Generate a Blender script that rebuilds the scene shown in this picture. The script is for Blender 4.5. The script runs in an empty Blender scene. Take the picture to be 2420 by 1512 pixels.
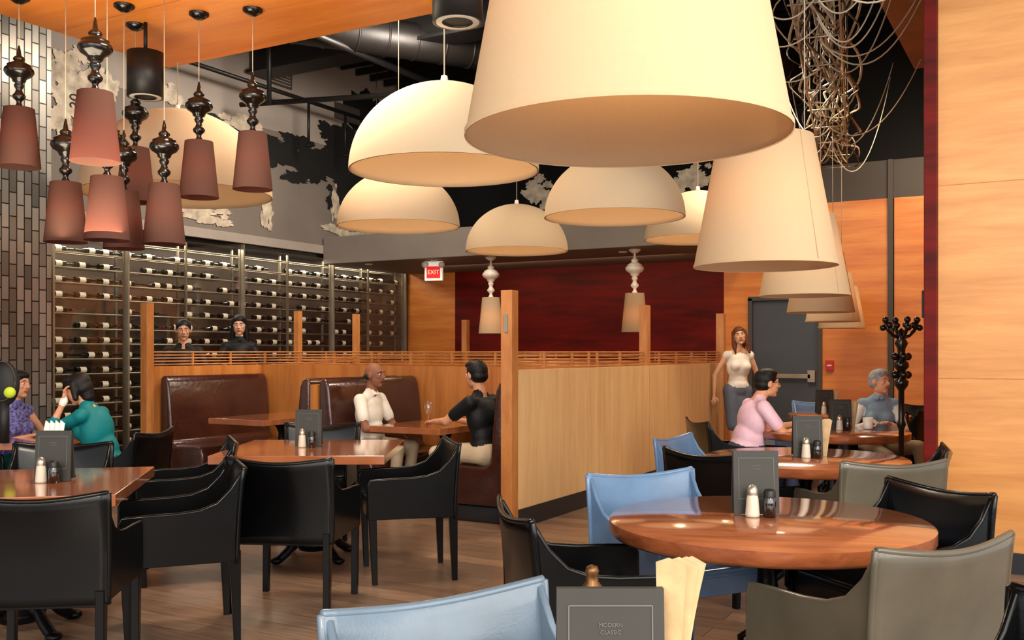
import bpy, bmesh, math, random
import numpy as np
from mathutils import Vector, Matrix, Euler
random.seed(7)
scene = bpy.context.scene
TH = math.radians(29.5)
CX, CY, CZ = 3.79, -6.66, 1.4
# survey frame (metres right of / ahead of the tripod, which stands at CX,CY) -> room frame
def S(X, Y):
    return (CX + .8704*X - .4924*Y, CY + .4924*X + .8704*Y)

# ------------------------------------------------------------ materials
def lin(c):
    out = []
    for v in c:
        v = v/255.
        out.append(v/12.92 if v <= .04045 else ((v+.055)/1.055)**2.4)
    return (out[0], out[1], out[2], 1)

def newmat(name):
    m = bpy.data.materials.new(name); m.use_nodes = True
    nt = m.node_tree
    return m, nt, nt.nodes["Principled BSDF"]

def mat(name, col, rough=.5, metal=0, var=.12, scale=6, bump=0, bscale=60, coat=0, emis=None, es=0, spec=None):
    m, nt, p = newmat(name)
    c = lin(col)
    tc = nt.nodes.new('ShaderNodeTexCoord')
    n = nt.nodes.new('ShaderNodeTexNoise'); n.inputs['Scale'].default_value = scale
    n.inputs['Detail'].default_value = 4
    nt.links.new(tc.outputs['Object'], n.inputs['Vector'])
    r = nt.nodes.new('ShaderNodeValToRGB')
    r.color_ramp.elements[0].position = .3; r.color_ramp.elements[1].position = .7
    r.color_ramp.elements[0].color = (c[0]*(1-var), c[1]*(1-var), c[2]*(1-var), 1)
    r.color_ramp.elements[1].color = (min(1, c[0]*(1+var)), min(1, c[1]*(1+var)), min(1, c[2]*(1+var)), 1)
    nt.links.new(n.outputs['Fac'], r.inputs['Fac'])
    nt.links.new(r.outputs['Color'], p.inputs['Base Color'])
    p.inputs['Roughness'].default_value = rough
    p.inputs['Metallic'].default_value = metal
    if spec is not None: p.inputs['Specular IOR Level'].default_value = spec
    if coat: p.inputs['Coat Weight'].default_value = coat; p.inputs['Coat Roughness'].default_value = .12
    if emis: p.inputs['Emission Color'].default_value = lin(emis); p.inputs['Emission Strength'].default_value = es
    if bump:
        n2 = nt.nodes.new('ShaderNodeTexNoise'); n2.inputs['Scale'].default_value = bscale
        nt.links.new(tc.outputs['Object'], n2.inputs['Vector'])
        b = nt.nodes.new('ShaderNodeBump'); b.inputs['Strength'].default_value = bump; b.inputs['Distance'].default_value = .01
        nt.links.new(n2.outputs['Fac'], b.inputs['Height']); nt.links.new(b.outputs['Normal'], p.inputs['Normal'])
    return m

def wood(name, c1, c2, stretch=(1, 1, 12), rough=.4, coat=.0, scale=2.0, spec=None):
    m, nt, p = newmat(name)
    tc = nt.nodes.new('ShaderNodeTexCoord'); mp = nt.nodes.new('ShaderNodeMapping')
    mp.inputs['Scale'].default_value = stretch
    nt.links.new(tc.outputs['Object'], mp.inputs['Vector'])
    n = nt.nodes.new('ShaderNodeTexNoise'); n.inputs['Scale'].default_value = scale; n.inputs['Detail'].default_value = 8
    n.inputs['Roughness'].default_value = .65; n.inputs['Distortion'].default_value = .35
    nt.links.new(mp.outputs['Vector'], n.inputs['Vector'])
    r = nt.nodes.new('ShaderNodeValToRGB')
    r.color_ramp.elements[0].position = .32; r.color_ramp.elements[1].position = .68
    r.color_ramp.elements[0].color = lin(c1); r.color_ramp.elements[1].color = lin(c2)
    nt.links.new(n.outputs['Fac'], r.inputs['Fac']); nt.links.new(r.outputs['Color'], p.inputs['Base Color'])
    p.inputs['Roughness'].default_value = rough
    if spec is not None: p.inputs['Specular IOR Level'].default_value = spec
    if coat: p.inputs['Coat Weight'].default_value = coat; p.inputs['Coat Roughness'].default_value = .08
    return m

def brick(name, c1, c2, cm, bw, rh, rot='floor', rough=.4, metal=0, bump=.3, mortar=.003, grain=True):
    m, nt, p = newmat(name)
    tc = nt.nodes.new('ShaderNodeTexCoord'); sp = nt.nodes.new('ShaderNodeSeparateXYZ'); cb = nt.nodes.new('ShaderNodeCombineXYZ')
    nt.links.new(tc.outputs['Object'], sp.inputs[0])
    if rot == 'floor':
        nt.links.new(sp.outputs['X'], cb.inputs['X']); nt.links.new(sp.outputs['Y'], cb.inputs['Y'])
    else:
        ad = nt.nodes.new('ShaderNodeMath'); ad.operation = 'ADD'
        nt.links.new(sp.outputs['X'], ad.inputs[0]); nt.links.new(sp.outputs['Y'], ad.inputs[1])
        nt.links.new(sp.outputs['Z'], cb.inputs['X']); nt.links.new(ad.outputs[0], cb.inputs['Y'])
    b = nt.nodes.new('ShaderNodeTexBrick')
    nt.links.new(cb.outputs[0], b.inputs['Vector'])
    b.inputs['Scale'].default_value = 1; b.inputs['Brick Width'].default_value = bw; b.inputs['Row Height'].default_value = rh
    b.inputs['Mortar Size'].default_value = mortar; b.inputs['Mortar Smooth'].default_value = .4
    b.inputs['Color1'].default_value = lin(c1); b.inputs['Color2'].default_value = lin(c2); b.inputs['Mortar'].default_value = lin(cm)
    b.inputs['Bias'].default_value = 0
    out = b.outputs['Color']
    if grain:
        mp = nt.nodes.new('ShaderNodeMapping'); mp.inputs['Scale'].default_value = (1.2, 14, 1)
        n = nt.nodes.new('ShaderNodeTexNoise'); n.inputs['Scale'].default_value = 3; n.inputs['Detail'].default_value = 6
        nt.links.new(cb.outputs[0], mp.inputs['Vector']); nt.links.new(mp.outputs[0], n.inputs['Vector'])
        mx = nt.nodes.new('ShaderNodeMixRGB'); mx.blend_type = 'MULTIPLY'; mx.inputs['Fac'].default_value = .7
        r = nt.nodes.new('ShaderNodeValToRGB'); r.color_ramp.elements[0].color = (.45, .42, .4, 1); r.color_ramp.elements[0].position = .3
        r.color_ramp.elements[1].color = (1.0, 1.0, 1.0, 1); r.color_ramp.elements[1].position = .65
        nt.links.new(n.outputs['Fac'], r.inputs['Fac'])
        nt.links.new(out, mx.inputs['Color1']); nt.links.new(r.outputs['Color'], mx.inputs['Color2']); out = mx.outputs['Color']
    nt.links.new(out, p.inputs['Base Color'])
    p.inputs['Roughness'].default_value = rough; p.inputs['Metallic'].default_value = metal
    bp = nt.nodes.new('ShaderNodeBump'); bp.inputs['Strength'].default_value = bump; bp.inputs['Distance'].default_value = .01; bp.invert = True
    nt.links.new(b.outputs['Fac'], bp.inputs['Height']); nt.links.new(bp.outputs['Normal'], p.inputs['Normal'])
    return m

def shade_mat(name, col, tcol, fac=.35):
    m = bpy.data.materials.new(name); m.use_nodes = True; nt = m.node_tree; nt.nodes.clear()
    o = nt.nodes.new('ShaderNodeOutputMaterial'); d = nt.nodes.new('ShaderNodeBsdfDiffuse'); t = nt.nodes.new('ShaderNodeBsdfTranslucent')
    mx = nt.nodes.new('ShaderNodeMixShader'); mx.inputs[0].default_value = fac
    tc = nt.nodes.new('ShaderNodeTexCoord'); n = nt.nodes.new('ShaderNodeTexNoise'); n.inputs['Scale'].default_value = 90
    r = nt.nodes.new('ShaderNodeValToRGB'); c = lin(col)
    r.color_ramp.elements[0].color = (c[0]*.93, c[1]*.93, c[2]*.93, 1); r.color_ramp.elements[1].color = c
    nt.links.new(tc.outputs['Object'], n.inputs['Vector']); nt.links.new(n.outputs['Fac'], r.inputs['Fac'])
    nt.links.new(r.outputs['Color'], d.inputs['Color']); t.inputs['Color'].default_value = lin(tcol)
    nt.links.new(d.outputs[0], mx.inputs[1]); nt.links.new(t.outputs[0], mx.inputs[2]); nt.links.new(mx.outputs[0], o.inputs['Surface'])
    return m

def glass_mat(name, tint=(1, 1, 1), base=.05, edge=.7):
    m = bpy.data.materials.new(name); m.use_nodes = True; nt = m.node_tree; nt.nodes.clear()
    o = nt.nodes.new('ShaderNodeOutputMaterial'); t = nt.nodes.new('ShaderNodeBsdfTransparent'); g = nt.nodes.new('ShaderNodeBsdfGlossy')
    t.inputs['Color'].default_value = (*tint, 1)
    g.inputs['Roughness'].default_value = .02; f = nt.nodes.new('ShaderNodeLayerWeight'); f.inputs['Blend'].default_value = .5
    pw = nt.nodes.new('ShaderNodeMath'); pw.operation = 'POWER'; pw.inputs[1].default_value = 4
    ma = nt.nodes.new('ShaderNodeMath'); ma.operation = 'MULTIPLY_ADD'; ma.inputs[1].default_value = edge; ma.inputs[2].default_value = base
    mx = nt.nodes.new('ShaderNodeMixShader')
    nt.links.new(f.outputs['Facing'], pw.inputs[0]); nt.links.new(pw.outputs[0], ma.inputs[0]); nt.links.new(ma.outputs[0], mx.inputs[0])
    nt.links.new(t.outputs[0], mx.inputs[1]); nt.links.new(g.outputs[0], mx.inputs[2]); nt.links.new(mx.outputs[0], o.inputs['Surface'])
    return m

M = {}
M['floor'] = brick('floor_planks', (158, 127, 103), (122, 96, 78), (60, 47, 38), 1.5, .17, 'floor', rough=.3, bump=.15, mortar=.002)
M['tile'] = brick('metal_mosaic', (160, 155, 147), (94, 90, 85), (32, 30, 28), .22, .075, 'wall', rough=.28, metal=.55, bump=.9, mortar=.006, grain=False)
M['oak'] = wood('maple_panel', (204, 160, 106), (222, 184, 132), (5, 5, .5), .45, scale=2.2)
M['oakwarm'] = wood('warm_oak', (160, 92, 40), (192, 124, 60), (5, 5, .5), .4, scale=2.4)
M['oaktrim'] = wood('oak_trim', (164, 100, 48), (196, 132, 74), (4, 4, 1), .4, scale=3)
M['orange'] = wood('orange_veneer', (190, 102, 34), (218, 140, 62), (.5, .5, 5), .38, scale=1.8)
M['colwood'] = wood('column_veneer', (184, 120, 60), (210, 148, 84), (.7, .7, 7), .4, scale=1.6)
M['ceilwood'] = wood('ceiling_veneer', (204, 112, 32), (230, 144, 56), (.6, 4, 1), .4, scale=1.2)
M['redwood'] = wood('dark_red_veneer', (60, 6, 4), (108, 14, 8), (.5, .5, 4), .5, scale=1.8, spec=.15)
M['table'] = wood('cherry_tabletop', (136, 78, 48), (176, 106, 68), (1, 6, 1), .14, coat=.9, scale=2.2)
M['tableedge'] = wood('cherry_edge', (108, 54, 30), (150, 84, 48), (2, 2, 6), .25, coat=.4, scale=3)
M['black'] = mat('matte_black', (12, 11, 11), .6)
M['ceilblack'] = mat('black_ceiling', (10, 9, 9), .8, spec=.2)
M['steelblk'] = mat('black_steel', (24, 22, 21), .45, .3)
M['iron'] = mat('cast_iron', (18, 18, 20), .35, .7, bump=.2)
M['base'] = mat('baseboard_black', (26, 29, 34), .4)
M['grayw'] = mat('grey_paint', (114, 105, 96), .7, var=.12, scale=1.2)
M['lgray'] = mat('light_grey_paint', (154, 144, 134), .7, var=.1, scale=1.2)
M['dgray'] = mat('dark_grey_paint', (68, 61, 57), .7, var=.05, scale=2)
M['cream'] = mat('cream_mural_paint', (190, 176, 154), .7, var=.35, scale=9)
M['mblack'] = mat('black_mural_paint', (12, 11, 10), .7)
M['shade'] = shade_mat('cream_fabric', (192, 168, 136), (250, 204, 146), .26)
M['dome'] = shade_mat('cream_dome', (202, 178, 147), (250, 200, 145), .08)
M['brown'] = shade_mat('brown_fabric', (110, 80, 70), (176, 84, 56), .4)
M['white'] = mat('white_enamel', (228, 216, 200), .4, var=.03)
M['blkgloss'] = mat('black_gloss', (15, 10, 8), .22, 0, coat=.2, spec=.4)
M['leather'] = mat('black_leather', (7, 7, 8), .22, bump=.04, bscale=160, var=.2, spec=.26)
M['leatherbluesheen'] = mat('leather_blue_sky_sheen', (88, 116, 150), .24, bump=.04, bscale=160)  # black leather, its sky reflection painted as a blue base colour
M['leathergreysheen'] = mat('leather_silver_sheen', (92, 108, 124), .22, bump=.04, bscale=160, var=.25, scale=4)  # silvery reflection on black leather, put into the base colour
M['leathertansheen'] = mat('leather_taupe_sheen', (80, 74, 62), .2, bump=.04, bscale=160)  # sheen on the leather painted in as a taupe base colour
M['booth'] = mat('brown_leather', (58, 27, 18), .24, bump=.25, bscale=25, var=.35, scale=3, coat=.25)
M['steel'] = mat('brushed_steel', (176, 164, 144), .3, .8)
M['rail'] = mat('bronze_rail', (148, 137, 118), .35, .6)
M['brass'] = mat('aged_brass', (110, 76, 44), .4, .8)
M['bottle'] = mat('bottle_glass', (12, 14, 9), .12, coat=.5)
M['label'] = mat('wine_label', (226, 216, 196), .6)
M['foil'] = mat('red_foil', (140, 30, 28), .3)
M['winebk'] = mat('wine_cabinet_back', (60, 47, 36), .5, var=.4, scale=1.5)
M['glass'] = glass_mat('cabinet_glass', (.92, .92, .9), .10, .6)
M['door'] = mat('door_grey', (60, 66, 74), .45, var=.04)
M['menu'] = mat('menu_card', (50, 49, 46), .55, var=.05, spec=.3)
M['menuln'] = mat('menu_line', (92, 90, 84), .6)
M['salt'] = mat('salt_ceramic', (196, 182, 164), .35)
M['pepper'] = mat('pepper_glass', (24, 21, 19), .1, coat=.8)
M['paper'] = mat('napkin_paper', (182, 152, 112), .8, bump=.2, bscale=30, var=.25, scale=14)
M['cable'] = mat('cable_jacket', (176, 162, 138), .5)
M['duct'] = mat('galvanised_black', (30, 27, 25), .45, .4, bump=.3, bscale=8)
M['red'] = mat('alarm_red', (190, 24, 20), .4)
M['exitw'] = mat('exit_white', (240, 235, 225), .4, emis=(255, 240, 220), es=.4)
M['exitr'] = mat('exit_red', (220, 30, 24), .4, emis=(255, 40, 30), es=.4)
M['bulb'] = mat('bulb_glow', (255, 210, 150), .4, emis=(255, 190, 110), es=8)
M['ring'] = mat('downlight_lens', (190, 180, 165), .3, emis=(255, 230, 200), es=.1)
M['cup'] = mat('cup_ceramic', (236, 232, 226), .25)
M['clear'] = glass_mat('wine_glass_clear', (1, 1, 1), .08, .9)
M['ball'] = mat('tennis_ball', (186, 206, 50), .8)

# ------------------------------------------------------------ mesh builder
class MB:
    def __init__(s): s.v = []; s.f = []; s.m = []; s.sm = []; s.mats = []
    def mi(s, m):
        if isinstance(m, str): m = M[m]
        if m not in s.mats: s.mats.append(m)
        return s.mats.index(m)
    def add(s, vs, fs, m, smooth=False, T=None):
        o = len(s.v); k = s.mi(m)
        for v in vs:
            v = Vector(v)
            if T is not None: v = T @ v
            s.v.append(tuple(v))
        for f in fs: s.f.append(tuple(i+o for i in f)); s.m.append(k); s.sm.append(smooth)
    def box(s, c, d, m, rz=0, T=None, taper=1):
        x, y, z = d[0]/2, d[1]/2, d[2]/2
        vs = [(-x*taper, -y*taper, -z), (x*taper, -y*taper, -z), (x*taper, y*taper, -z), (-x*taper, y*taper, -z), (-x, -y, z), (x, -y, z), (x, y, z), (-x, y, z)]
        fs = [(0, 3, 2, 1), (4, 5, 6, 7), (0, 1, 5, 4), (1, 2, 6, 5), (2, 3, 7, 6), (3, 0, 4, 7)]
        A = Matrix.Translation(c) @ Matrix.Rotation(rz, 4, 'Z')
        if T is not None: A = T @ A
        s.add(vs, fs, m, False, A)
    def bb(s, x0, x1, y0, y1, z0, z1, m):
        s.box(((x0+x1)/2, (y0+y1)/2, (z0+z1)/2), (abs(x1-x0), abs(y1-y0), abs(z1-z0)), m)
    def lathe(s, prof, m, c=(0, 0, 0), n=24, T=None, smooth=True, close=False):
        vs = []; fs = []
        for (r, z) in prof:
            for i in range(n):
                a = 2*math.pi*i/n; vs.append((c[0]+r*math.cos(a), c[1]+r*math.sin(a), c[2]+z))
        for j in range(len(prof)-1):
            for i in range(n):
                i2 = (i+1) % n
                fs.append((j*n+i, j*n+i2, (j+1)*n+i2, (j+1)*n+i))
        s.add(vs, fs, m, smooth, T)
    def cyl(s, p0, p1, r0, r1, m, n=12, smooth=True):
        p0 = Vector(p0); p1 = Vector(p1); d = p1-p0; L = d.length
        if L < 1e-6: return
        T = Matrix.Translation(p0) @ d.to_track_quat('Z', 'Y').to_matrix().to_4x4()
        s.lathe([(0.0005, 0), (r0, 0), (r1, L), (.0005, L)], m, n=n, T=T, smooth=smooth)
    def tube(s, pts, r, m, n=6):
        pts = [Vector(p) for p in pts]; vs = []; fs = []
        k = len(pts)
        up = None
        for i, p in enumerate(pts):
            d = (pts[min(i+1, k-1)]-pts[max(i-1, 0)])
            if d.length < 1e-7: d = Vector((0, 0, 1))
            d.normalize()
            if up is None:
                up = d.orthogonal().normalized()
            else:
                up = (up-d*up.dot(d))
                up = up.normalized() if up.length > 1e-5 else d.orthogonal().normalized()
            sd = d.cross(up)
            rr = r[i] if isinstance(r, (list, tuple)) else r
            for j in range(n):
                a = 2*math.pi*j/n; vs.append(p+up*rr*math.cos(a)+sd*rr*math.sin(a))
        for i in range(k-1):
            for j in range(n):
                j2 = (j+1) % n
                fs.append((i*n+j, i*n+j2, (i+1)*n+j2, (i+1)*n+j))
        fs.append(tuple(range(n))[::-1]); fs.append(tuple((k-1)*n+j for j in range(n)))
        s.add(vs, fs, m, True)
    def ell(s, c, r, m, R=None, seg=16, rings=10, T=None):
        vs = []; fs = []
        A = Matrix.Translation(c) @ (R.to_4x4() if R is not None else Matrix.Identity(4)) @ Matrix.Diagonal((*r, 1))
        if T is not None: A = T @ A
        vs.append((0, 0, 1))
        for i in range(1, rings):
            t = math.pi*i/rings
            for j in range(seg):
                a = 2*math.pi*j/seg; vs.append((math.sin(t)*math.cos(a), math.sin(t)*math.sin(a), math.cos(t)))
        vs.append((0, 0, -1)); L = len(vs)-1
        for j in range(seg):
            j2 = (j+1) % seg
            fs.append((0, 1+j, 1+j2))
            for i in range(rings-2): a = 1+i*seg; fs.append((a+j, a+seg+j, a+seg+j2, a+j2))
            a = 1+(rings-2)*seg; fs.append((a+j, L, a+j2))
        s.add(vs, fs, m, True, A)
    def prism(s, poly, axis, a0, a1, m, smooth=False, T=None):
        def P(p, a): return {'x': (a, p[0], p[1]), 'y': (p[0], a, p[1]), 'z': (p[0], p[1], a)}[axis]
        n = len(poly); vs = [P(p, a0) for p in poly]+[P(p, a1) for p in poly]
        fs = [tuple(range(n)), tuple(range(2*n-1, n-1, -1))]+[(i, (i+1) % n, n+(i+1) % n, n+i) for i in range(n)]
        s.add(vs, fs, m, smooth, T)
    def sheet(s, fn, nu, nv, th, m, T=None):
        vs = []; fs = []
        for side in (0, 1):
            for i in range(nu+1):
                for j in range(nv+1):
                    p, nn = fn(i/nu, j/nv); p = Vector(p); nn = Vector(nn)
                    vs.append(p+nn*(th/2 if side else -th/2))
        W = nv+1; O = (nu+1)*W
        for i in range(nu):
            for j in range(nv):
                a = i*W+j; fs.append((a, a+1, a+W+1, a+W)); fs.append((O+a, O+a+W, O+a+W+1, O+a+1))
        for i in range(nu):
            a = i*W; fs.append((a, a+W, O+a+W, O+a)); a = i*W+nv; fs.append((a, O+a, O+a+W, a+W))
        for j in range(nv):
            a = j; fs.append((a, O+a, O+a+1, a+1)); a = nu*W+j; fs.append((a, a+1, O+a+1, O+a))
        s.add(vs, fs, m, True, T)
    def text(s, txt, size, T, m):
        cu = bpy.data.curves.new('t', 'FONT'); cu.body = txt; cu.size = size; cu.align_x = 'CENTER'; cu.align_y = 'CENTER'; cu.extrude = .0006
        ob = bpy.data.objects.new('t', cu); scene.collection.objects.link(ob)
        dg = bpy.context.evaluated_depsgraph_get(); me = bpy.data.meshes.new_from_object(ob.evaluated_get(dg))
        s.add([v.co.copy() for v in me.vertices], [tuple(p.vertices) for p in me.polygons], m, False, T)
        bpy.data.objects.remove(ob); bpy.data.curves.remove(cu)
    def mesh(s, name, recalc=True):
        me = bpy.data.meshes.new(name); me.from_pydata(s.v, [], s.f)
        for m in s.mats: me.materials.append(m)
        me.polygons.foreach_set('material_index', s.m); me.polygons.foreach_set('use_smooth', s.sm)
        if recalc:
            bm = bmesh.new(); bm.from_mesh(me); bmesh.ops.recalc_face_normals(bm, faces=bm.faces); bm.to_mesh(me); bm.free()
        me.update(); return me
    def obj(s, name, loc=(0, 0, 0), rz=0, bevel=0, seg=2, recalc=True):
        return place(name, s.mesh(name, recalc), loc, rz, bevel, seg)

def place(name, me, loc=(0, 0, 0), rz=0, bevel=0, seg=2):
    ob = bpy.data.objects.new(name, me); scene.collection.objects.link(ob)
    ob.location = loc; ob.rotation_euler = (0, 0, rz)
    if bevel:
        b = ob.modifiers.new('bevel', 'BEVEL'); b.width = bevel; b.segments = seg; b.limit_method = 'ANGLE'; b.angle_limit = math.radians(40)
    return ob

def simple(name, x0, x1, y0, y1, z0, z1, m, bevel=0):
    b = MB(); b.bb(x0, x1, y0, y1, z0, z1, m); return b.obj(name, bevel=bevel)

# ------------------------------------------------------------ room shell
CEIL = 6.0
simple('floor', -6.6, 6.6, -10.2, 7.2, -.1, 0, 'floor')
simple('ceiling', -6.6, 6.6, -10.2, 7.2, CEIL, CEIL+.1, 'ceilblack')
BY = 6.83
b = MB()
b.bb(-6.4, -4.92, BY, BY+.2, 0, 3.1, 'orange')
b.bb(-4.92, -.39, BY, BY+.2, 0, 3.1, 'redwood')
b.bb(-.39, 0, BY, BY+.2, 0, 3.4, 'orange')
b.bb(0, .93, BY, BY+.2, 2.13, 3.4, 'orange')
b.bb(0, .93, BY+.1, BY+.2, 0, 2.13, 'dgray')
b.bb(.93, 1.80, BY, BY+.2, 0, 3.4, 'orange')
b.bb(1.81, 1.87, BY-.05, BY+.2, 0, 3.9, 'dgray')
b.bb(1.88, 3.4, BY, BY+.2, 0, 3.4, 'orange')
b.bb(-.39, 3.4, BY, BY+.2, 3.4, 3.9, 'dgray')
b.bb(-6.4, 3.4, BY+.01, BY+.2, 3.9, CEIL, 'ceilblack')
b.bb(-6.4, -.39, BY+.01, BY+.2, 3.1, 3.9, 'ceilblack')
b.obj('wall_back')
simple('wall_left', -6.6, -6.4, -10.2, 7.2, 0, CEIL, 'dgray')
b = MB()
b.bb(3.08, 6.4, .24, .5, 0, 6, 'colwood')
ob = b.obj('wall_right', bevel=.004)
simple('wall_side', 3.25, 3.4, .5, BY, 0, CEIL, 'orange')
b = MB()
for z in (1.226, 2.48, 3.7, 4.9): b.bb(3.081, 6.4, .237, .243, z-.0025, z+.0025, 'oakwarm')
b.obj('trim_1')
b = MB(); b.bb(3.0, 3.08, .20, .45, 0, 6, 'redwood'); b.bb(2.985, 3.0, .22, .3, 1.62, 1.80, 'steelblk'); b.obj('trim_2', bevel=.004)
simple('baseboard_right', 3.08, 6.4, .215, .24, 0, .13, 'base')
simple('baseboard_back', -4.9, 3.25, BY-.02, BY, 0, .13, 'base')
M['brownsoff'] = wood('soffit_veneer', (84, 40, 16), (120, 62, 28), (1, 1, 4), .5)
simple('trim_3', 2.35, 3.25, 2.0, 5.0, 4.55, 4.7, 'brownsoff')
simple('mosaic_pillar', -6.4, -4.6, -4.6, -.75, 0, CEIL, 'tile')
b = MB(); b.bb(-6.0, -5.86, -.73, BY, 2.98, 4.5, 'grayw'); b.bb(-6.0, -5.86, -.73, BY, 4.5, CEIL, 'lgray')
b.bb(-5.9, -5.82, -.73, BY, 2.86, 2.98, 'lgray')
bcount = [0]
def blob1(cu, cv, ru, rv, rnd, m, plane, off):
    n = 70; ph = [(rnd.uniform(0, 6.28), k) for k in (2, 3, 5, 7, 11, 17)]
    pts = []
    for i in range(n):
        a = 2*math.pi*i/n; r = 1+sum(math.sin(k*a+p)*.16/k**.3 for p, k in ph)+rnd.uniform(-.07, .07)
        pts.append((cu+ru*r*math.cos(a), cv+rv*r*math.sin(a)))
    vs = [(cu, cv)]+pts
    bcount[0] += 1; off = off+.00006*bcount[0]
    if plane == 'x': V = [(-5.86+off, max(-.7, min(BY-.02, p[0])), max(3.0, p[1])) for p in vs]
    else: V = [(p[0], BY-off, max(3.12, p[1])) for p in vs]
    b.add(V, [(0, 1+i, 1+(i+1) % n) for i in range(n)], m)
def blob(cu, cv, ru, rv, seed, m, plane='x', off=.004):
    # a ragged painted patch: one core with torn smaller pieces around it
    rnd = random.Random(seed)
    blob1(cu, cv, ru*.62, rv*.62, rnd, m, plane, off)
    for k in range(9):
        a = 2*math.pi*k/9+rnd.uniform(-.3, .3); q = rnd.uniform(.45, .95); s = rnd.uniform(.14, .38)
        blob1(cu+ru*q*math.cos(a), cv+rv*q*math.sin(a), ru*s, rv*s*rnd.uniform(.7, 1.4), rnd, m, plane, off)
for a in [(4.4, 4.2, 1.1, .36, 1), (5.7, 4.6, 1.2, .8, 2), (3.3, 4.32, .8, .14, 3), (5.1, 3.75, .4, .3, 12), (2.3, 4.4, .5, .1, 15)]: blob(*a, 'mblack')
for a in [(.45, 4.35, .44, .44, 4), (.2, 3.95, .2, .2, 30), (2.24, 3.17, .5, .14, 5), (3.0, 4.46, .42, .13, 6), (3.45, 3.35, .14, .26, 7),
          (5.4, 3.2, .7, .15, 8), (4.9, 3.65, .12, .3, 9), (.9, 3.6, .3, .2, 20), (1.7, 4.6, .25, .12, 21), (6.4, 3.25, .25, .12, 22)]: blob(*a, 'cream', off=.01)
for a in [(-3.38, 3.88, .3, .25, 10), (-.83, 3.9, .34, .22, 11), (-2.2, 3.5, .3, .12, 14)]: blob(*a, 'cream', plane='y', off=.006)
Tt = Matrix.Translation((-5.838, .42, 4.2)) @ Matrix.Rotation(math.pi/2, 4, 'Z') @ Matrix.Rotation(math.pi/2, 4, 'X') @ Matrix.Rotation(math.pi/2, 4, 'Z')
b.text('20', .17, Tt, 'mblack')
b.bb(-5.87, -5.84, 3.45, 3.95, 5.15, 5.4, 'dgray'); b.bb(-5.87, -5.84, 4.9, 5.5, 4.95, 5.2, 'dgray')
for i in range(5): b.bb(-5.84, -5.835, 3.48, 3.92, 5.18+i*.042, 5.195+i*.042, 'lgray')
b.obj('wall_mural', recalc=False)
b = MB(); b.bb(-5.82, 0.0, 4.6, BY, 2.7, 3.1, 'grayw'); b.obj('ceiling_soffit', bevel=.01)
b = MB()
for px, py in ((-5.2, 4.9), (-3.2, 5.1), (-1.2, 5.1)): b.lathe([(.0005, 0), (.05, 0), (.06, .012), (.06, .02)], 'white', (px, py, 2.685), 16)
b.obj('recessed_downlight')
b = MB(); b.bb(-3.34, -.35, -5.6, -.44, 4.0, 4.16, 'ceilwood')
for yy in (-1.6, -2.8, -4.0, -5.2): b.bb(-3.34, -.35, yy-.004, yy+.004, 3.998, 4.0, 'oakwarm')
for hx in (-3.0, -.7):
    for hy in (-5.2, -.8): b.cyl((hx, hy, 4.16), (hx, hy, CEIL), .01, .01, 'steelblk', 6)
b.obj('ceiling_canopy')

def window_wall(name, axis, fixed, a0, a1, z0, z1, n):
    b = MB(); st = (a1-a0)/n
    for i in range(n+1):
        a = a0+i*st
        if axis == 'x': b.bb(fixed-.05, fixed+.05, a-.04, a+.04, z0, z1, 'steelblk')
        else: b.bb(a-.04, a+.04, fixed-.05, fixed+.05, z0, z1, 'steelblk')
    for z in (z0+.04, z0+2.6, z1-.04):
        if axis == 'x': b.bb(fixed-.05, fixed+.05, a0, a1, z-.04, z+.04, 'steelblk')
        else: b.bb(a0, a1, fixed-.05, fixed+.05, z-.04, z+.04, 'steelblk')
    b.obj(name)
window_wall('window_1', 'y', -10.0, -6.4, 6.4, 0.0, CEIL, 7)
window_wall('window_2', 'x', 6.45, -10.0, .2, 0.0, CEIL, 6)

b = MB()
b.bb(0.02, .91, BY+.02, BY+.07, 0.01, 2.1, 'door')
b.bb(-.04, .02, BY-.03, BY+.1, 0, 2.14, 'dgray'); b.bb(.91, .97, BY-.03, BY+.1, 0, 2.14, 'dgray'); b.bb(-.04, .97, BY-.03, BY+.1, 2.1, 2.16, 'dgray')
b.bb(.12, .82, BY-.05, BY-.02, 1.03, 1.09, 'steel'); b.bb(.78, .88, BY-.05, BY+.03, .98, 1.14, 'steel'); b.bb(.1, .16, BY-.04, BY+.03, 1.02, 1.1, 'steel')
b.obj('door_1', bevel=.004)
b = MB(); b.bb(.94+.08, 1.12, BY-.05, BY, 1.14, 1.28, 'red'); b.bb(1.04, 1.10, BY-.055, BY-.05, 1.2, 1.22, 'white'); b.obj('fire_alarm_pull', bevel=.005)

b = MB(); b.box((0, 0, 0), (.26, .05, .27), 'exitw')
b.box((0, -.0255, -.02), (.2, .004, .17), 'exitr'); 
b.text('EXIT', .085, Matrix.Translation((0, -.0285, -.02)) @ Matrix.Rotation(math.pi/2, 4, 'X'), 'exitw')
b.cyl((.11, -.02, .1), (.14, -.09, .08), .03, .045, 'white'); b.cyl((-.09, -.02, .1), (-.12, -.09, .08), .03, .045, 'white')
b.box((0, 0, .14), (.1, .05, .04), 'white')
b.obj('exit_sign', (-4.02, 4.88, 2.545), rz=.3)

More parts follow.
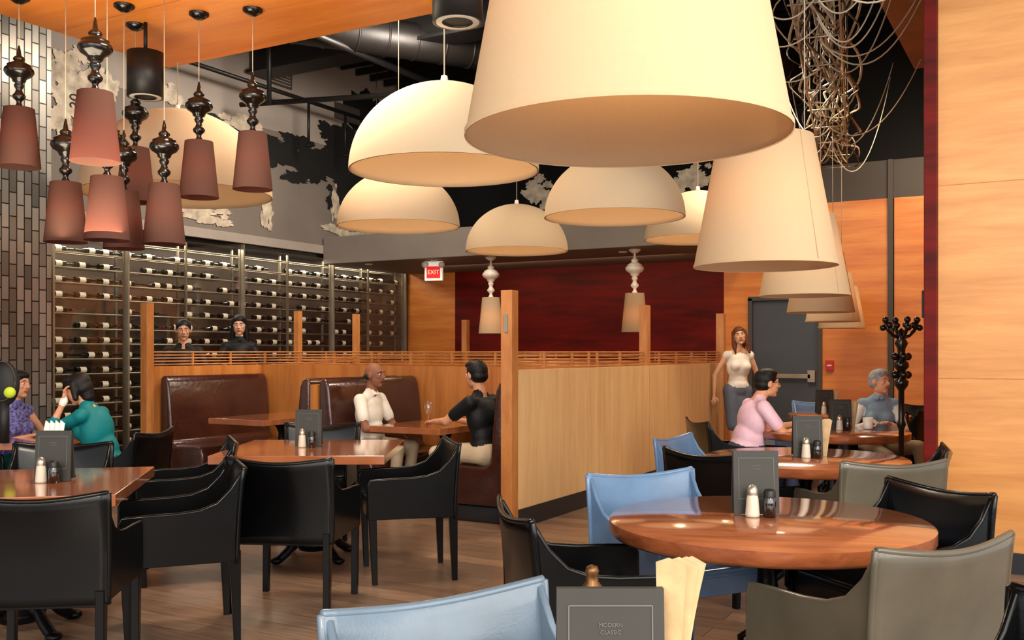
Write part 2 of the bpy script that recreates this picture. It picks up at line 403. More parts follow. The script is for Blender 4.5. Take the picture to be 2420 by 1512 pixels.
# ------------------------------------------------------------ ceiling services
b = MB()
b.bb(-5.8, 3.2, 3.1, 3.3, 5.2, 5.5, 'steelblk'); b.bb(-5.8, 3.2, 3.0, 3.4, 5.5, 5.54, 'steelblk'); b.bb(-5.8, 3.2, 3.0, 3.4, 5.16, 5.2, 'steelblk')
b.bb(-2.6, -2.4, -.4, BY, 5.3, 5.6, 'steelblk'); b.bb(-.2, 0, -.4, BY, 5.2, 5.5, 'steelblk')
for i in range(8): b.bb(-5.8, 3.2, 3.9+i*.36, 3.95+i*.36, 5.7, 5.8, 'steelblk')
b.obj('ceiling_beam')
b = MB()
def rib(p0, p1, r):
    b.cyl(p0, p1, r, r, 'duct', 20); p0 = Vector(p0); p1 = Vector(p1); n = int((p1-p0).length/.35)
    for i in range(n+1):
        q = p0.lerp(p1, i/max(1, n)); d = (p1-p0).normalized(); b.cyl(q-d*.012, q+d*.012, r*1.05, r*1.05, 'duct', 20)
rib((-4.6, 1.0, 5.2), (-1.5, 5.6, 5.2), .22); rib((.6, 1.5, 5.0), (.6, 6.7, 5.0), .28); rib((-3.0, 4.3, 4.5), (0, 4.9, 4.5), .2)
for p in ((-3, 3.4), (-2, 4.9)): b.cyl((p[0], p[1], 5.2), (p[0], p[1], CEIL), .01, .01, 'steelblk', 6)
b.cyl((.6, 5, 5.1), (.6, 5, CEIL), .01, .01, 'steelblk', 6); b.cyl((-.3, 4.8, 4.6), (-.3, 4.8, CEIL), .01, .01, 'steelblk', 6)
b.obj('air_duct')
b = MB()
b.tube([(-5.0, 2.6, 4.55), (-5.0, 2.6, 6)], .03, 'steelblk', 8); b.tube([(-5.5, 2.6, 4.6), (-2.0, 3.6, 4.6), (.2, 3.6, 4.6)], .035, 'steelblk', 8)
b.tube([(-5.4, 1.2, 4.9), (-5.4, 6.6, 4.9)], .03, 'steelblk', 8); b.tube([(-3.6, .4, 5.0), (-3.6, 6.6, 5.0)], .045, 'steelblk', 8)
for y in (3.8, 4.6, 5.6): b.tube([(-5.4, y, 4.3), (-5.4, y, 4.9)], .02, 'steelblk', 6); b.lathe([(.001, 0), (.06, 0), (.06, .01), (.001, .03)], 'steelblk', (-5.4, y, 4.27), 12)
b.tube([(-3.6, 3, 5.0), (-3.6, 3, 6)], .02, 'steelblk', 6)
b.obj('sprinkler_pipe')
b = MB(); rnd = random.Random(3)
p0 = Vector((2.55, -1.2, 3.85)); p1 = Vector((1.25, 6.2, 3.75)); d = (p1-p0).normalized(); sd = Vector((d.y, -d.x, 0))
for s_ in (-.16, .16): b.tube([p0+sd*s_, p1+sd*s_], .009, 'steel', 6)
n = 11
for i in range(n): q = p0.lerp(p1, i/(n-1)); b.tube([q-sd*.19, q+sd*.19], .008, 'steel', 5)
for k in range(26):
    o = rnd.uniform(-.24, .24); h = rnd.uniform(.01, .16); f1 = rnd.uniform(.25, .7); f2 = rnd.uniform(.3, .9); am = rnd.uniform(.04, .14); pts = []
    for i in range(48):
        q = p0.lerp(p1, i/47); pts.append(q+sd*(o+am*math.sin(i*f1+k))+Vector((0, 0, h+.05*math.sin(i*f2+k*2))))
    b.tube(pts, rnd.choice([.006, .008, .011]), 'cable' if k % 3 else 'steelblk', 5)
for k in range(16):
    t = rnd.uniform(.1, .85); q = p0.lerp(p1, t); w = rnd.uniform(.3, 1.1)*(1 if k % 3 else -1); sag = rnd.uniform(.2, .7); pts = []
    for i in range(20):
        u = i/19; pts.append(q+sd*(w*u)+d*(.5*u)+Vector((0, 0, .9*u*u-sag*4*u*(1-u)*.6)))
    b.tube(pts, .0065, 'cable', 5)
for t in (.08, .35, .6, .85): 
    q = p0.lerp(p1, t)
    for s_ in (-.17, .17): b.tube([q+sd*s_, Vector((q.x+sd.x*s_, q.y+sd.y*s_, CEIL))], .006, 'steel', 5)
for k in range(10):
    t = rnd.uniform(.05, .6); q = p0.lerp(p1, t)+sd*rnd.uniform(-.2, .2); e = q+Vector((rnd.uniform(-.1, .1), rnd.uniform(-.1, .1), CEIL-q.z))
    pts = [q.lerp(e, i/8)+Vector((rnd.uniform(-.03, .03), rnd.uniform(-.03, .03), 0)) for i in range(9)]; b.tube(pts, .008, 'cable', 5)
b.obj('cable_tray')
def can(x, y, zb, r, h, top):
    b = MB(); b.lathe([(.0005, 0), (r*.8, 0), (r*.85, -.01), (r, -.01), (r, h), (.0005, h)], 'steelblk', (0, 0, 0), 28)
    b.lathe([(.0005, -.004), (r*.6, -.004)], 'black', n=28); b.lathe([(r*.62, -.012), (r*.86, -.012), (r*.86, .0), (r*.62, .0)], 'ring', n=28)
    b.cyl((0, 0, h), (0, 0, top-zb), .015, .015, 'steelblk', 8); b.obj('ceiling_can_light', (x, y, zb))
x, y = S(-.28, 5.0); can(x, y, 3.1, .13, .4, CEIL)
x, y = S(-2.9, 7.7); can(x, y, 3.42, .14, .34, 4.0)
b = MB(); b.cyl((0, 0, 0), (0, .0, .12), .035, .03, 'steelblk'); b.ell((0, 0, -.01), (.025, .025, .02), 'bulb'); b.cyl((0, 0, .12), (0, 0, 1.8), .008, .008, 'steelblk', 6); b.obj('track_spotlight', (-4.6, 4.3, 4.2))

# ------------------------------------------------------------ wine wall
b = MB()
W0, W1 = -.72, 6.76
b.bb(-6.39, -6.36, W0, BY-.01, 0, 2.85, 'winebk')
b.bb(-6.36, -5.86, W1, BY-.01, 0, 2.85, 'winebk')
b.bb(-6.36, -5.84, W0, W1, 0, .12, 'steelblk')
b.bb(-6.36, -5.90, W0, W1, 2.80, 2.85, 'steelblk')
nb = 8; L = (W1-W0)/nb
for i in range(nb+1):
    y = W0+i*L
    b.bb(-6.1, -6.07, y-.012, y+.012, .1, 2.8, 'rail'); b.bb(-5.95, -5.92, y-.012, y+.012, .1, 2.8, 'rail')
for i in range(0, nb+1, 2): y = W0+i*L; b.bb(-5.9, -5.85, y-.012, y+.012, .1, 2.85, 'rail')
zs = [.28+.172*i for i in range(15)]
for z in zs:
    b.tube([(-6.1, W0, z), (-6.1, W1, z)], .008, 'rail', 5); b.tube([(-5.955, W0, z), (-5.955, W1, z)], .011, 'rail', 5)
b.obj('wine_rack')
b = MB(); rnd = random.Random(11)
prof = [(.0005, 0), (.036, 0), (.037, .05), (.037, .13), (.037, .18), (.015, .225), (.014, .26), (.014, .295), (.0005, .295)]
for z in zs[:-1]:
    for i in range(nb):
        for k in range(3):
            if rnd.random() < .10: continue
            y = W0+i*L+.03+k*(L/3)*.99
            flip = rnd.random() < .15
            T = Matrix.Translation((-6.03+rnd.uniform(-.01, .01), y+(0 if not flip else .297), z+.046)) @ Matrix.Rotation(-math.pi/2 if not flip else math.pi/2, 4, 'X')
            n = 10
            vs = []; 
            for (r, zz) in prof:
                for q in range(n): a = 2*math.pi*q/n; vs.append((r*math.cos(a), r*math.sin(a), zz))
            for j in range(len(prof)-1):
                mm = 'label' if j == 2 else ('foil' if j >= 6 and (z > 1.6 and z < 1.9) and i < 3 else 'bottle')
                b.add([vs[j*n+q] for q in range(n)]+[vs[(j+1)*n+q] for q in range(n)], [(q, (q+1) % n, n+(q+1) % n, n+q) for q in range(n)], mm, True, T)
b.obj('wine_bottles')
b = MB(); b.add([(-5.885, W0, .12), (-5.885, W1, .12), (-5.885, W1, 2.85), (-5.885, W0, 2.85)], [(0, 1, 2, 3)], 'glass'); b.obj('window_wine_glass')

# ------------------------------------------------------------ booth island
def slats(b, p0, p1, z0=1.255, z1=1.40):
    p0 = Vector(p0); p1 = Vector(p1); d = (p1-p0); L = d.length; dn = d.normalized()
    for i in range(5):
        z = z0+.012+(z1-z0-.02)*i/4
        n = max(4, int(L/.25)); pts = []
        for k in range(n+1):
            q = p0.lerp(p1, k/n); off = .008*(1 if (k+i) % 2 else -1); pts.append((q.x-dn.y*off, q.y+dn.x*off, z))
        b.tube(pts, .0075, 'oaktrim', 6)
    n = max(2, int(L/.5))
    for k in range(n+1):
        q = p0.lerp(p1, k/n); b.box((q.x, q.y, (z0+z1)/2), (.02, .02, z1-z0), 'oaktrim')
def post(b, x, y, h=1.88, w=.10, z0=0.): b.box((x, y, (h+z0)/2), (w, w, h-z0), 'oaktrim')
b = MB()
PZ = 1.25
b.bb(-.05, .05, .05, 5.4, .15, PZ, 'oak'); b.bb(-.055, .06, .05, 5.4, 0, .15, 'base')
b.bb(.05, .0512, 2.848, 2.852, .15, PZ, 'oaktrim')
slats(b, (0, .05, 0), (0, 5.4, 0)); post(b, 0, 0); post(b, 0, 2.85, z0=PZ, w=.09); post(b, 0, 5.45)
b.box((.0, -.055, 1.62), (.03, .02, .14), 'steel')
b.bb(-4.2, -4.12, .05, 5.9, .15, PZ, 'oakwarm'); b.bb(-4.21, -4.1, .05, 5.9, 0, .15, 'base'); slats(b, (-4.16, .05, 0), (-4.16, 5.9, 0))
for y in (2.2, 3.3): post(b, -4.16, y, w=.07, z0=PZ)
for y in (0, 5.95): post(b, -4.16, y, w=.09)
b.bb(-4.12, -.05, 1.55, 1.62, .15, PZ, 'oakwarm'); slats(b, (-4.1, 1.585, 0), (-.05, 1.585, 0)); b.bb(-4.12, -.05, 1.54, 1.63, 0, .15, 'base')
b.bb(-4.12, -.05, 5.86, 5.93, .15, PZ, 'oakwarm'); slats(b, (-4.1, 5.9, 0), (-.05, 5.9, 0)); b.bb(-4.12, -.05, 5.85, 5.94, 0, .15, 'base')
b.bb(-2.13, -2.05, .1, 1.55, .15, 1.1, 'oakwarm')
b.obj('booth_partition', bevel=.003)
benchp = [(0, .14), (.56, .14), (.6, .2), (.6, .40), (.57, .45), (.50, .465), (.22, .455), (.17, .50), (.15, .8), (.12, 1.08), (.09, 1.14), (.045, 1.16), (.005, 1.13)]
def bench(x, y0, y1, sgn):
    b = MB(); poly = [(sgn*p[0], p[1]) for p in benchp]
    b.prism(poly, 'y', y0, y1, 'booth'); b.bb(min(0, sgn*.52), max(0, sgn*.52), y0+.03, y1-.03, 0, .14, 'base')
    o = b.obj('booth_bench', (x, 0, 0), bevel=.045, seg=4)
    for p in o.data.polygons: p.use_smooth = True
for (y0, y1) in ((.1, 1.5), (1.68, 3.1)):
    bench(-4.1, y0, y1, 1); bench(-2.14, y0, y1, -1); bench(-2.04, y0, y1, 1); bench(-.07, y0, y1, -1)
def pedestal(b, r=.27, h=.7):
    b.lathe([(.0005, .06), (.10, .06), (.12, .1), (.07, .14), (.055, .18), (.075, .24), (.05, .3), (.04, .36), (.055, .44), (.04, .5), (.035, .58), (.06, .64), (.12, .67), (.12, h), (.0005, h)], 'iron', n=20)
    for k in range(4):
        a = k*math.pi/2+math.pi/4; c, s_ = math.cos(a), math.sin(a)
        pts = [(c*q, s_*q, z) for q, z in ((.04, .17), (.1, .14), (.16, .12), (.21, .07), (r, .03), (r+.03, .02))]
        b.tube(pts, [.035, .03, .028, .03, .03, .022], 'iron', 8); b.ell((c*(r+.02), s_*(r+.02), .025), (.04, .04, .025), 'iron')
        b.tube([(c*.08, s_*.08, .3), (c*.14, s_*.14, .26), (c*.13, s_*.13, .2), (c*.1, s_*.1, .2)], .014, 'iron', 6)
def round_table(x, y, r=.61):
    b = MB(); b.lathe([(.0005, .75), (r-.01, .75), (r, .742), (r, .742)], 'table', n=72)
    b.lathe([(r, .742), (r, .70), (r-.012, .685), (r-.05, .68), (.0005, .68)], 'tableedge', n=72); pedestal(b, .3, .69)
    return b.obj('round_dining_table', (x, y, 0), rz=.3, recalc=True)
def sq_table(name, x, y, w, d, rz, two=False):
    b = MB(); b.bb(-w/2, w/2, -d/2, d/2, .695, .75, 'table'); 
    pedestal(b, min(.27, w/2-.06), .70); return b.obj(name, (x, y, 0), rz, bevel=.006)
for (y0) in (.78, 2.4): sq_table('booth_table', -1.12, y0, .74, 1.28, 0); sq_table('booth_table', -3.1, y0, .72, 1.28, 0)
TB = [(2.79, -2.88), (2.41, -.55), (2.13, 1.66), (1.85, 3.9)]
for p in TB: round_table(*p)
T0 = S(.16, 1.58); round_table(T0[0], T0[1], .58)
TM = S(-1.343, 6.6); sq_table('square_dining_table', TM[0], TM[1], 1.1, 1.1, TH)
TL = S(-2.45, 4.85); sq_table('square_dining_table', TL[0], TL[1], 1.1, 1.1, TH+.2)
sq_table('square_dining_table', -2.95, -2.1, .6, .7, TH)

# ------------------------------------------------------------ chairs
def chair_mesh(lm, name):
    b = MB()
    for sx in (-1, 1):
        b.prism([(.218, 0), (.25, 0), (.275, .44), (.225, .44)], 'x', sx*.265-.018, sx*.265+.018, lm)
        b.prism([(-.27, 0), (-.238, 0), (-.215, .44), (-.27, .44)], 'x', sx*.255-.018, sx*.255+.018, lm)
        top = [(.275, .60), (.265, .622), (.15, .628), (.02, .63), (-.08, .64), (-.16, .67), (-.225, .735), (-.275, .82)]
        prof = [(-.262, .39), (.275, .39)]+top
        b.prism(prof, 'x', sx*.278-.009, sx*.278+.009, lm)
        b.tube([(sx*.278, y, z) for y, z in [(.277, .40)]+top], .011, lm, 6)
    def seat(u, v):
        x = -.265+.53*u; y = -.25+.51*v; z = .455-.018*math.sin(math.pi*u)*math.sin(math.pi*v); return (x, y, z), (0, 0, 1)
    b.sheet(seat, 10, 10, .05, lm)
    b.bb(-.265, .265, .235, .262, .37, .45, lm); b.bb(-.265, .265, -.262, -.24, .37, .45, lm)
    def back(u, v):
        x = (-.285+.57*u)*(1+.03*v); w = math.sin(math.pi*u); z = .38+v*(.455-.028*w**1.0)
        y = -.25-.015*w-.03*v*v-.022*v*w+.016*math.sin(v*math.pi)*w; return (x, y, z), (0, -1, .1)
    b.sheet(back, 16, 10, .022, lm)
    pts = [Vector(back(i/16, 1)[0]) for i in range(17)]; b.tube(pts, .0125, lm, 6)
    for u in (0, 1): b.tube([Vector(back(u, j/8)[0]) for j in range(9)], .012, lm, 6)
    return b.mesh(name)
CH = {'k': chair_mesh('leather', 'chair_black'), 'b': chair_mesh('leatherbluesheen', 'chair_blue_sheen'), 't': chair_mesh('leathertansheen', 'chair_tan_sheen'), 'g': chair_mesh('leathergreysheen', 'chair_grey_sheen')}  # blue, tan and grey variants carry painted reflections of black leather
def chair(x, y, face, kind='k'):
    rz = math.atan2(face[1], face[0])-math.pi/2
    return place('dining_chair', CH[kind], (x, y, 0), rz, .004, 1)
def around(tx, ty, dx, dy, dist, kind, turn=0):
    l = math.hypot(dx, dy); dx /= l; dy /= l; a = math.atan2(-dy, -dx)+turn
    chair(tx+dx*dist, ty+dy*dist, (math.cos(a), math.sin(a)), kind)
t = TB[0]
around(*t, -.62, -.66, .74, 'k', -.1); around(*t, -.75, .52, .60, 'b'); around(*t, .60, .74, .58, 'k'); around(*t, .68, -.68, .66, 't', .2)
t = TB[1]
around(*t, -.43, -.85, .62, 'k'); around(*t, -1, .08, .6, 'b'); around(*t, .67, -.83, .72, 't'); around(*t, .9, .12, .50, 'k')
t = TB[3]
around(*t, -.8, -.5, .62, 'b'); around(*t, .8, -.3, .62, 'k'); around(*t, .6, .8, .62, 'k'); around(*t, -.5, .8, .62, 'b')
A_ = Vector(S(.0, 1.0))-Vector(S(0, 0)); fwd = (A_.x, A_.y); rgt = (fwd[1], -fwd[0]); lft = (-fwd[1], fwd[0])
def cs(X, Y, f, r, kind='k'):
    x, y = S(X, Y); chair(x, y, (fwd[0]*f+rgt[0]*r, fwd[1]*f+rgt[1]*r), kind)
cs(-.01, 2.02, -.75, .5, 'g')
cs(1.12, 1.95, -.5, -.8, 'k')
cs(-1.94, 4.14, 1, -.12); cs(-1.66, 4.85, -.40, -1); cs(-2.05, 6.1, -.35, -1)
cs(-1.20, 5.42, 1, .12); cs(-.66, 6.15, -.25, -1); cs(-1.5, 7.42, -1, 0, 'k')
cs(-2.75, 5.75, -1, .1)

# ------------------------------------------------------------ table settings
def setting(X, Y, z=.75, rz=TH, napkin=False, turn=0):
    x, y = S(X, Y)
    b = MB(); w, h = .18, .25
    Tb = Matrix.Rotation(-.08, 4, 'X')
    b.box((0, 0, h/2), (w, .012, h), 'menu', T=Tb); b.box((0, .05, .012), (w*.8, .1, .012), 'steelblk')
    b.box((0, .05, h/2), (w, .01, h*.96), 'menu', T=Matrix.Rotation(.1, 4, 'X'))
    for (xx, zz, ww, hh) in ((0, .222, .14, .002), (0, .06, .14, .002), (-.07, .141, .002, .162), (.07, .141, .002, .162)):
        b.box((xx, -.0072, zz), (ww, .001, hh), 'menuln', T=Tb)
    for i, tx in enumerate(('MODERN', 'CLASSIC')):
        b.text(tx, .0095, Tb @ Matrix.Translation((0, -.0075, .19-i*.012)) @ Matrix.Rotation(math.pi/2, 4, 'X'), 'menuln')
    b.obj('menu_holder', (x, y, z+.002), rz)
    def sub(name, prof, mts, ox, oy):
        b = MB()
        for pr, mm in zip(prof, mts): b.lathe(pr, mm, n=20)
        b.obj(name, (x+fwd[0]*oy+rgt[0]*ox, y+fwd[1]*oy+rgt[1]*ox, z+.001))
    if napkin != 2:
        sub('salt_shaker', [[(.0005, 0), (.027, 0), (.028, .01), (.023, .07), (.02, .085)], [(.021, .085), (.022, .09), (.021, .105), (.014, .122), (.0005, .128)]], ['salt', 'steel'], -.03, -.055)
        sub('pepper_shaker', [[(.0005, 0), (.026, 0), (.026, .06), (.021, .075)], [(.023, .075), (.023, .10), (.018, .107), (.0005, .11)]], ['pepper', 'steelblk'], .036, -.06)
    if napkin:
        b = MB(); g = 1.22 if napkin == 2 else .95; wk = .62 if napkin == 2 else .5
        for k in range(4):
            b.prism([(-.022*wk, 0), (.02*wk, 0), (.045*wk, .2*g), (.052*wk, .235*g), (.0, .245*g), (-.035*wk, .238*g), (-.03*wk, .12*g)], 'y', k*.008, k*.008+.003, 'paper', T=Matrix.Translation((k*.004, 0, 0)) @ Matrix.Rotation(.05*k, 4, 'Y') @ Matrix.Rotation(.3*k-.4, 4, 'Z'))
        o_ = .10 if napkin == 2 else .112
        b.obj('paper_napkins', (x+rgt[0]*o_+fwd[0]*.03, y+rgt[1]*o_+fwd[1]*.03, z+.001), rz)
setting(-2.30, 4.87, napkin=False); setting(-1.39, 6.64); setting(.975, 3.88); setting(1.82, 5.98, napkin=1); setting(.165, 1.62, napkin=2)
setting(2.72, 8.05, napkin=1); setting(3.25, 10.1, napkin=1)
for (X, Y) in ((-3.2, 6.75),):
    b = MB()
    for k in range(4): b.prism([(-.02, 0), (.02, 0), (.022, .15), (-.01, .17)], 'y', 0, .006, 'cup', T=Matrix.Translation((k*.03-.05, k*.01, 0)) @ Matrix.Rotation(.15, 4, 'Y'))
    x, y = S(X, Y); b.obj('paper_napkins', (x, y, .751), TH)
b = MB(); b.lathe([(.0005, 0), (.02, 0), (.018, .17), (.024, .19), (.026, .205), (.012, .222), (.011, .235), (.013, .242), (.01, .25), (.0005, .254)], 'brass', n=20); x, y = S(.148, 1.80); b.obj('brass_finial_stand', (x, y, .752))
b = MB(); b.lathe([(.0005, .0), (.036, 0), (.04, .01), (.042, .095), (.039, .095), (.036, .012), (.0005, .01)], 'cup'); b.tube([(.04, 0, .075), (.065, 0, .07), (.07, 0, .045), (.06, 0, .025), (.04, 0, .022)], .006, 'cup', 6)
x, y = S(2.98, 8.15); b.obj('coffee_mug', (x, y, .751), TH)
b = MB(); b.lathe([(.0005, 0), (.035, .0), (.034, .004), (.005, .01), (.004, .08), (.012, .09), (.036, .12), (.042, .15), (.036, .2), (.0345, .2), (.040, .15), (.034, .122), (.0005, .094)], 'clear'); b.obj('wine_glass', (-1.15, .55, .751))

# ------------------------------------------------------------ pendants
def pl(ob, z, e, col=(1, .72, .42), r=.04):
    l = bpy.data.lights.new('bulb', 'POINT'); l.energy = e; l.color = col; l.shadow_soft_size = r
    o = bpy.data.objects.new('bulb', l); scene.collection.objects.link(o); o.parent = ob; o.location = (0, 0, z)
def cone_mesh():
    b = MB(); rb, rt, h = .285, .19, .52
    b.lathe([(rb, 0), (rt, h), (rt-.004, h), (rb-.004, 0), (rb, 0)], 'shade', n=64)
    b.lathe([(rb+.0015, -.002), (rb+.0015, .008)], 'shade', n=64); b.lathe([(rt-.002, h-.004), (.0005, h-.004)], 'shade', n=64)
    b.tube([(rb+.001, 0, 0), (rt+.001, 0, h)], .0016, 'shade', 5)
    b.lathe([(.0005, .30), (.03, .31), (.045, .35), (.03, .4), (.015, .43)], 'bulb', n=16); b.cyl((0, 0, .42), (0, 0, h), .015, .015, 'white', 10)
    b.lathe([(.03, h), (.03, h+.03), (.008, h+.05)], 'white', n=16)
    b.cyl((0, 0, h), (0, 0, CEIL-1.75), .004, .004, 'cable', 6)
    return b.mesh('cone_shade', recalc=False)
cm = cone_mesh()
for i, (X, Y, z) in enumerate(((.202, 1.72, 1.78), (1.027, 3.95, 1.745), (1.893, 6.3, 1.76), (2.681, 8.46, 1.74), (3.46, 10.5, 1.72), (4.13, 12.2, 1.69))):
    x, y = S(X, Y); o = place('cone_pendant_lamp', cm, (x, y, z), 2.2 if i == 0 else -.55); pl(o, .27, 5)
def dome_mesh(R, zr):
    b = MB(); n = 22; out = []; inn = []
    for i in range(n+1):
        t = math.pi/2*i/n; out.append((max(.0005, R*math.cos(t)), R*.92*math.sin(t))); inn.append((max(.0005, (R-.012)*math.cos(t)), (R-.012)*.92*math.sin(t)))
    b.lathe(out+inn[::-1]+[out[0]], 'dome', n=72)
    b.cyl((0, 0, R*.9), (0, 0, R*.92+.05), .03, .02, 'white'); b.cyl((0, 0, R*.92), (0, 0, CEIL-zr), .005, .005, 'cable', 6)
    b.ell((0, 0, R*.55), (.05, .05, .06), 'bulb'); b.cyl((0, 0, R*.6), (0, 0, R*.9), .02, .02, 'white', 8)
    return b.mesh('dome_shade', recalc=False)
for (X, Y, z, R) in ((-.4285, 6.16, 2.54, .6), (-1.113, 9.55, 2.62, .6), (.0545, 11.4, 2.57, .6), (.874, 8.31, 2.54, .6), (2.10, 11.0, 2.66, .6), (-3.007, 8.75, 2.80, .83)):
    x, y = S(X, Y); o = place('dome_pendant_lamp', dome_mesh(R, z), (x, y, z)); pl(o, R*.3, 8)
def turned(b, z, m, s=1.0):
    pr = [(.03, -.02), (.034, 0), (.03, .02), (.018, .04), (.022, .06), (.045, .08), (.05, .1), (.03, .125), (.022, .15), (.035, .17), (.038, .185), (.028, .2), (.05, .215), (.052, .228), (.06, .24), (.095, .262), (.113, .29), (.108, .315), (.085, .335), (.09, .345), (.07, .355), (.035, .375), (.045, .39), (.04, .405), (.02, .42), (.014, .46), (.006, .5), (.0005, .505)]
    b.lathe([(r*s, z+h*s) for r, h in pr], m, n=24)
def small_mesh(m, stem, zr, top, s=1.0, name='s'):
    b = MB(); rb, rt, h = .148*s, .105*s, .43*s
    b.lathe([(rb, 0), (rt, h), (rt-.003, h), (rb-.003, 0), (rb, 0)], m, n=40); b.lathe([(rt-.002, h-.002), (.0005, h-.002)], stem, n=24)
    turned(b, h, stem, .92*s); b.cyl((0, 0, h+.4*s), (0, 0, top-zr), .0035, .0035, 'cable', 6)
    b.lathe([(.0005, top-zr-.055), (.03, top-zr-.05), (.075, top-zr-.02), (.075, top-zr)], stem, n=24)
    b.ell((0, 0, .2*s), (.03, .03, .045), 'bulb'); b.cyl((0, 0, .22*s), (0, 0, h), .012, .012, stem, 8)
    return b.mesh(name, recalc=False)
for (X, Y, z) in ((-3.614, 7.134, 2.749), (-2.571, 6.003, 2.567), (-3.216, 7.012, 2.184), (-2.751, 6.612, 2.153), (-2.914, 7.308, 2.169), (-2.506, 7.012, 2.171), (-2.996, 7.743, 2.585), (-2.407, 7.482, 2.581), (-1.971, 7.395, 2.628)):
    x, y = S(X, Y); o = place('turned_pendant_lamp', small_mesh('brown', 'blkgloss', z, 4.0), (x, y, z)); pl(o, .24, 3.2, (1, .5, .25), .02)
for (X, Y) in ((-.291, 13.4), (1.563, 12.4)):
    x, y = S(X, Y); o = place('turned_pendant_lamp', small_mesh('shade', 'white', 1.645, 2.7, 1.15), (x, y, 1.645)); pl(o, .2, 5)

# ------------------------------------------------------------ coat rack
b = MB()
b.lathe([(.0005, 0), (.2, 0), (.2, .02), (.05, .05), (.03, .1), (.022, .3)], 'blkgloss', n=24)
b.lathe([(.022, .3), (.02, .8), (.035, .84), (.022, .88), (.022, 1.1), (.05, 1.14), (.055, 1.17), (.025, 1.2), (.03, 1.25), (.055, 1.28), (.055, 1.31), (.025, 1.34), (.03, 1.42), (.05, 1.46), (.03, 1.5), (.022, 1.56), (.0005, 1.58)], 'blkgloss', n=20)
for k in range(4):
    a = k*math.pi/2+.5; c, s_ = math.cos(a), math.sin(a)
    b.tube([(0, 0, 1.5), (c*.06, s_*.06, 1.52), (c*.10, s_*.10, 1.56), (c*.12, s_*.12, 1.62)], .014, 'blkgloss', 8)
    for q, z in ((.12, 1.64), (.09, 1.60), (.14, 1.58)): b.ell((c*q, s_*q, z), (.025, .025, .025), 'blkgloss', seg=10, rings=8)
    b.ell((c*.05, s_*.05, 1.22), (.03, .03, .03), 'blkgloss', seg=10, rings=8); b.ell((c*.05, s_*.05, 1.36), (.03, .03, .03), 'blkgloss', seg=10, rings=8)
x, y = S(2.98, 7.45); b.obj('coat_stand', (x, y, 0))

# ------------------------------------------------------------ people
def remesh_prims(prims, voxel, mats, smooth=4):
    b = MB(); tagm = M['white']
    for p in prims:
        if p[0] == 'c':
            _, p0, p1, r0, r1, tag = p
            p0 = Vector(p0); p1 = Vector(p1)
            b.ell(p0, (r0, r0, r0), tagm, seg=14, rings=9); b.ell(p1, (r1, r1, r1), tagm, seg=14, rings=9)
            b.cyl(p0, p1, r0*.995, r1*.995, tagm, 14)
        else:
            _, c, r, R, tag = p; b.ell(c, r, tagm, R=R, seg=20, rings=14)
    me = b.mesh('tmp'); ob = bpy.data.objects.new('tmp', me); scene.collection.objects.link(ob)
    m = ob.modifiers.new('r', 'REMESH'); m.mode = 'VOXEL'; m.voxel_size = voxel
    sm = ob.modifiers.new('s', 'SMOOTH'); sm.factor = .5; sm.iterations = smooth
    dg = bpy.context.evaluated_depsgraph_get(); dg.update()
    out = bpy.data.meshes.new_from_object(ob.evaluated_get(dg)); bpy.data.objects.remove(ob)
    n = len(out.polygons); ce = np.empty(n*3); out.polygons.foreach_get('center', ce); ce = ce.reshape(-1, 3)
    best = np.full(n, 1e9); tagi = np.zeros(n, int); tags = []
    for p in prims:
        tag = p[-1]
        if tag not in tags: tags.append(tag)
        k = tags.index(tag)
        if p[0] == 'c':
            a = np.array(p[1]); bb_ = np.array(p[2]); ab = bb_-a; L = max(1e-9, ab@ab); tt = np.clip(((ce-a)@ab)/L, 0, 1)
            d = np.linalg.norm(ce-(a+tt[:, None]*ab), axis=1)-(p[3]+(p[4]-p[3])*tt)
        else:
            R = np.array(p[3]) if p[3] is not None else np.eye(3); q = (ce-np.array(p[1]))@R; rr = np.array(p[2])
            kk = np.linalg.norm(q/rr, axis=1); k2 = np.linalg.norm(q/(rr*rr), axis=1)+1e-9; d = kk*(kk-1)/k2
        w = d < best; best[w] = d[w]; tagi[w] = k
    vs = [v.co.copy() for v in out.vertices]; fs = [tuple(p.vertices) for p in out.polygons]
    return vs, fs, tagi, tags

def ik(a, t, l1, l2, pole):
    a = Vector(a); t = Vector(t); d = t-a; L = min(d.length, (l1+l2)*.995); d.normalize(); t = a+d*L
    x = (l1*l1-l2*l2+L*L)/(2*L); h = math.sqrt(max(0, l1*l1-x*x)); p = Vector(pole); p = (p-d*p.dot(d)).normalized()
    return a+d*x+p*h, t

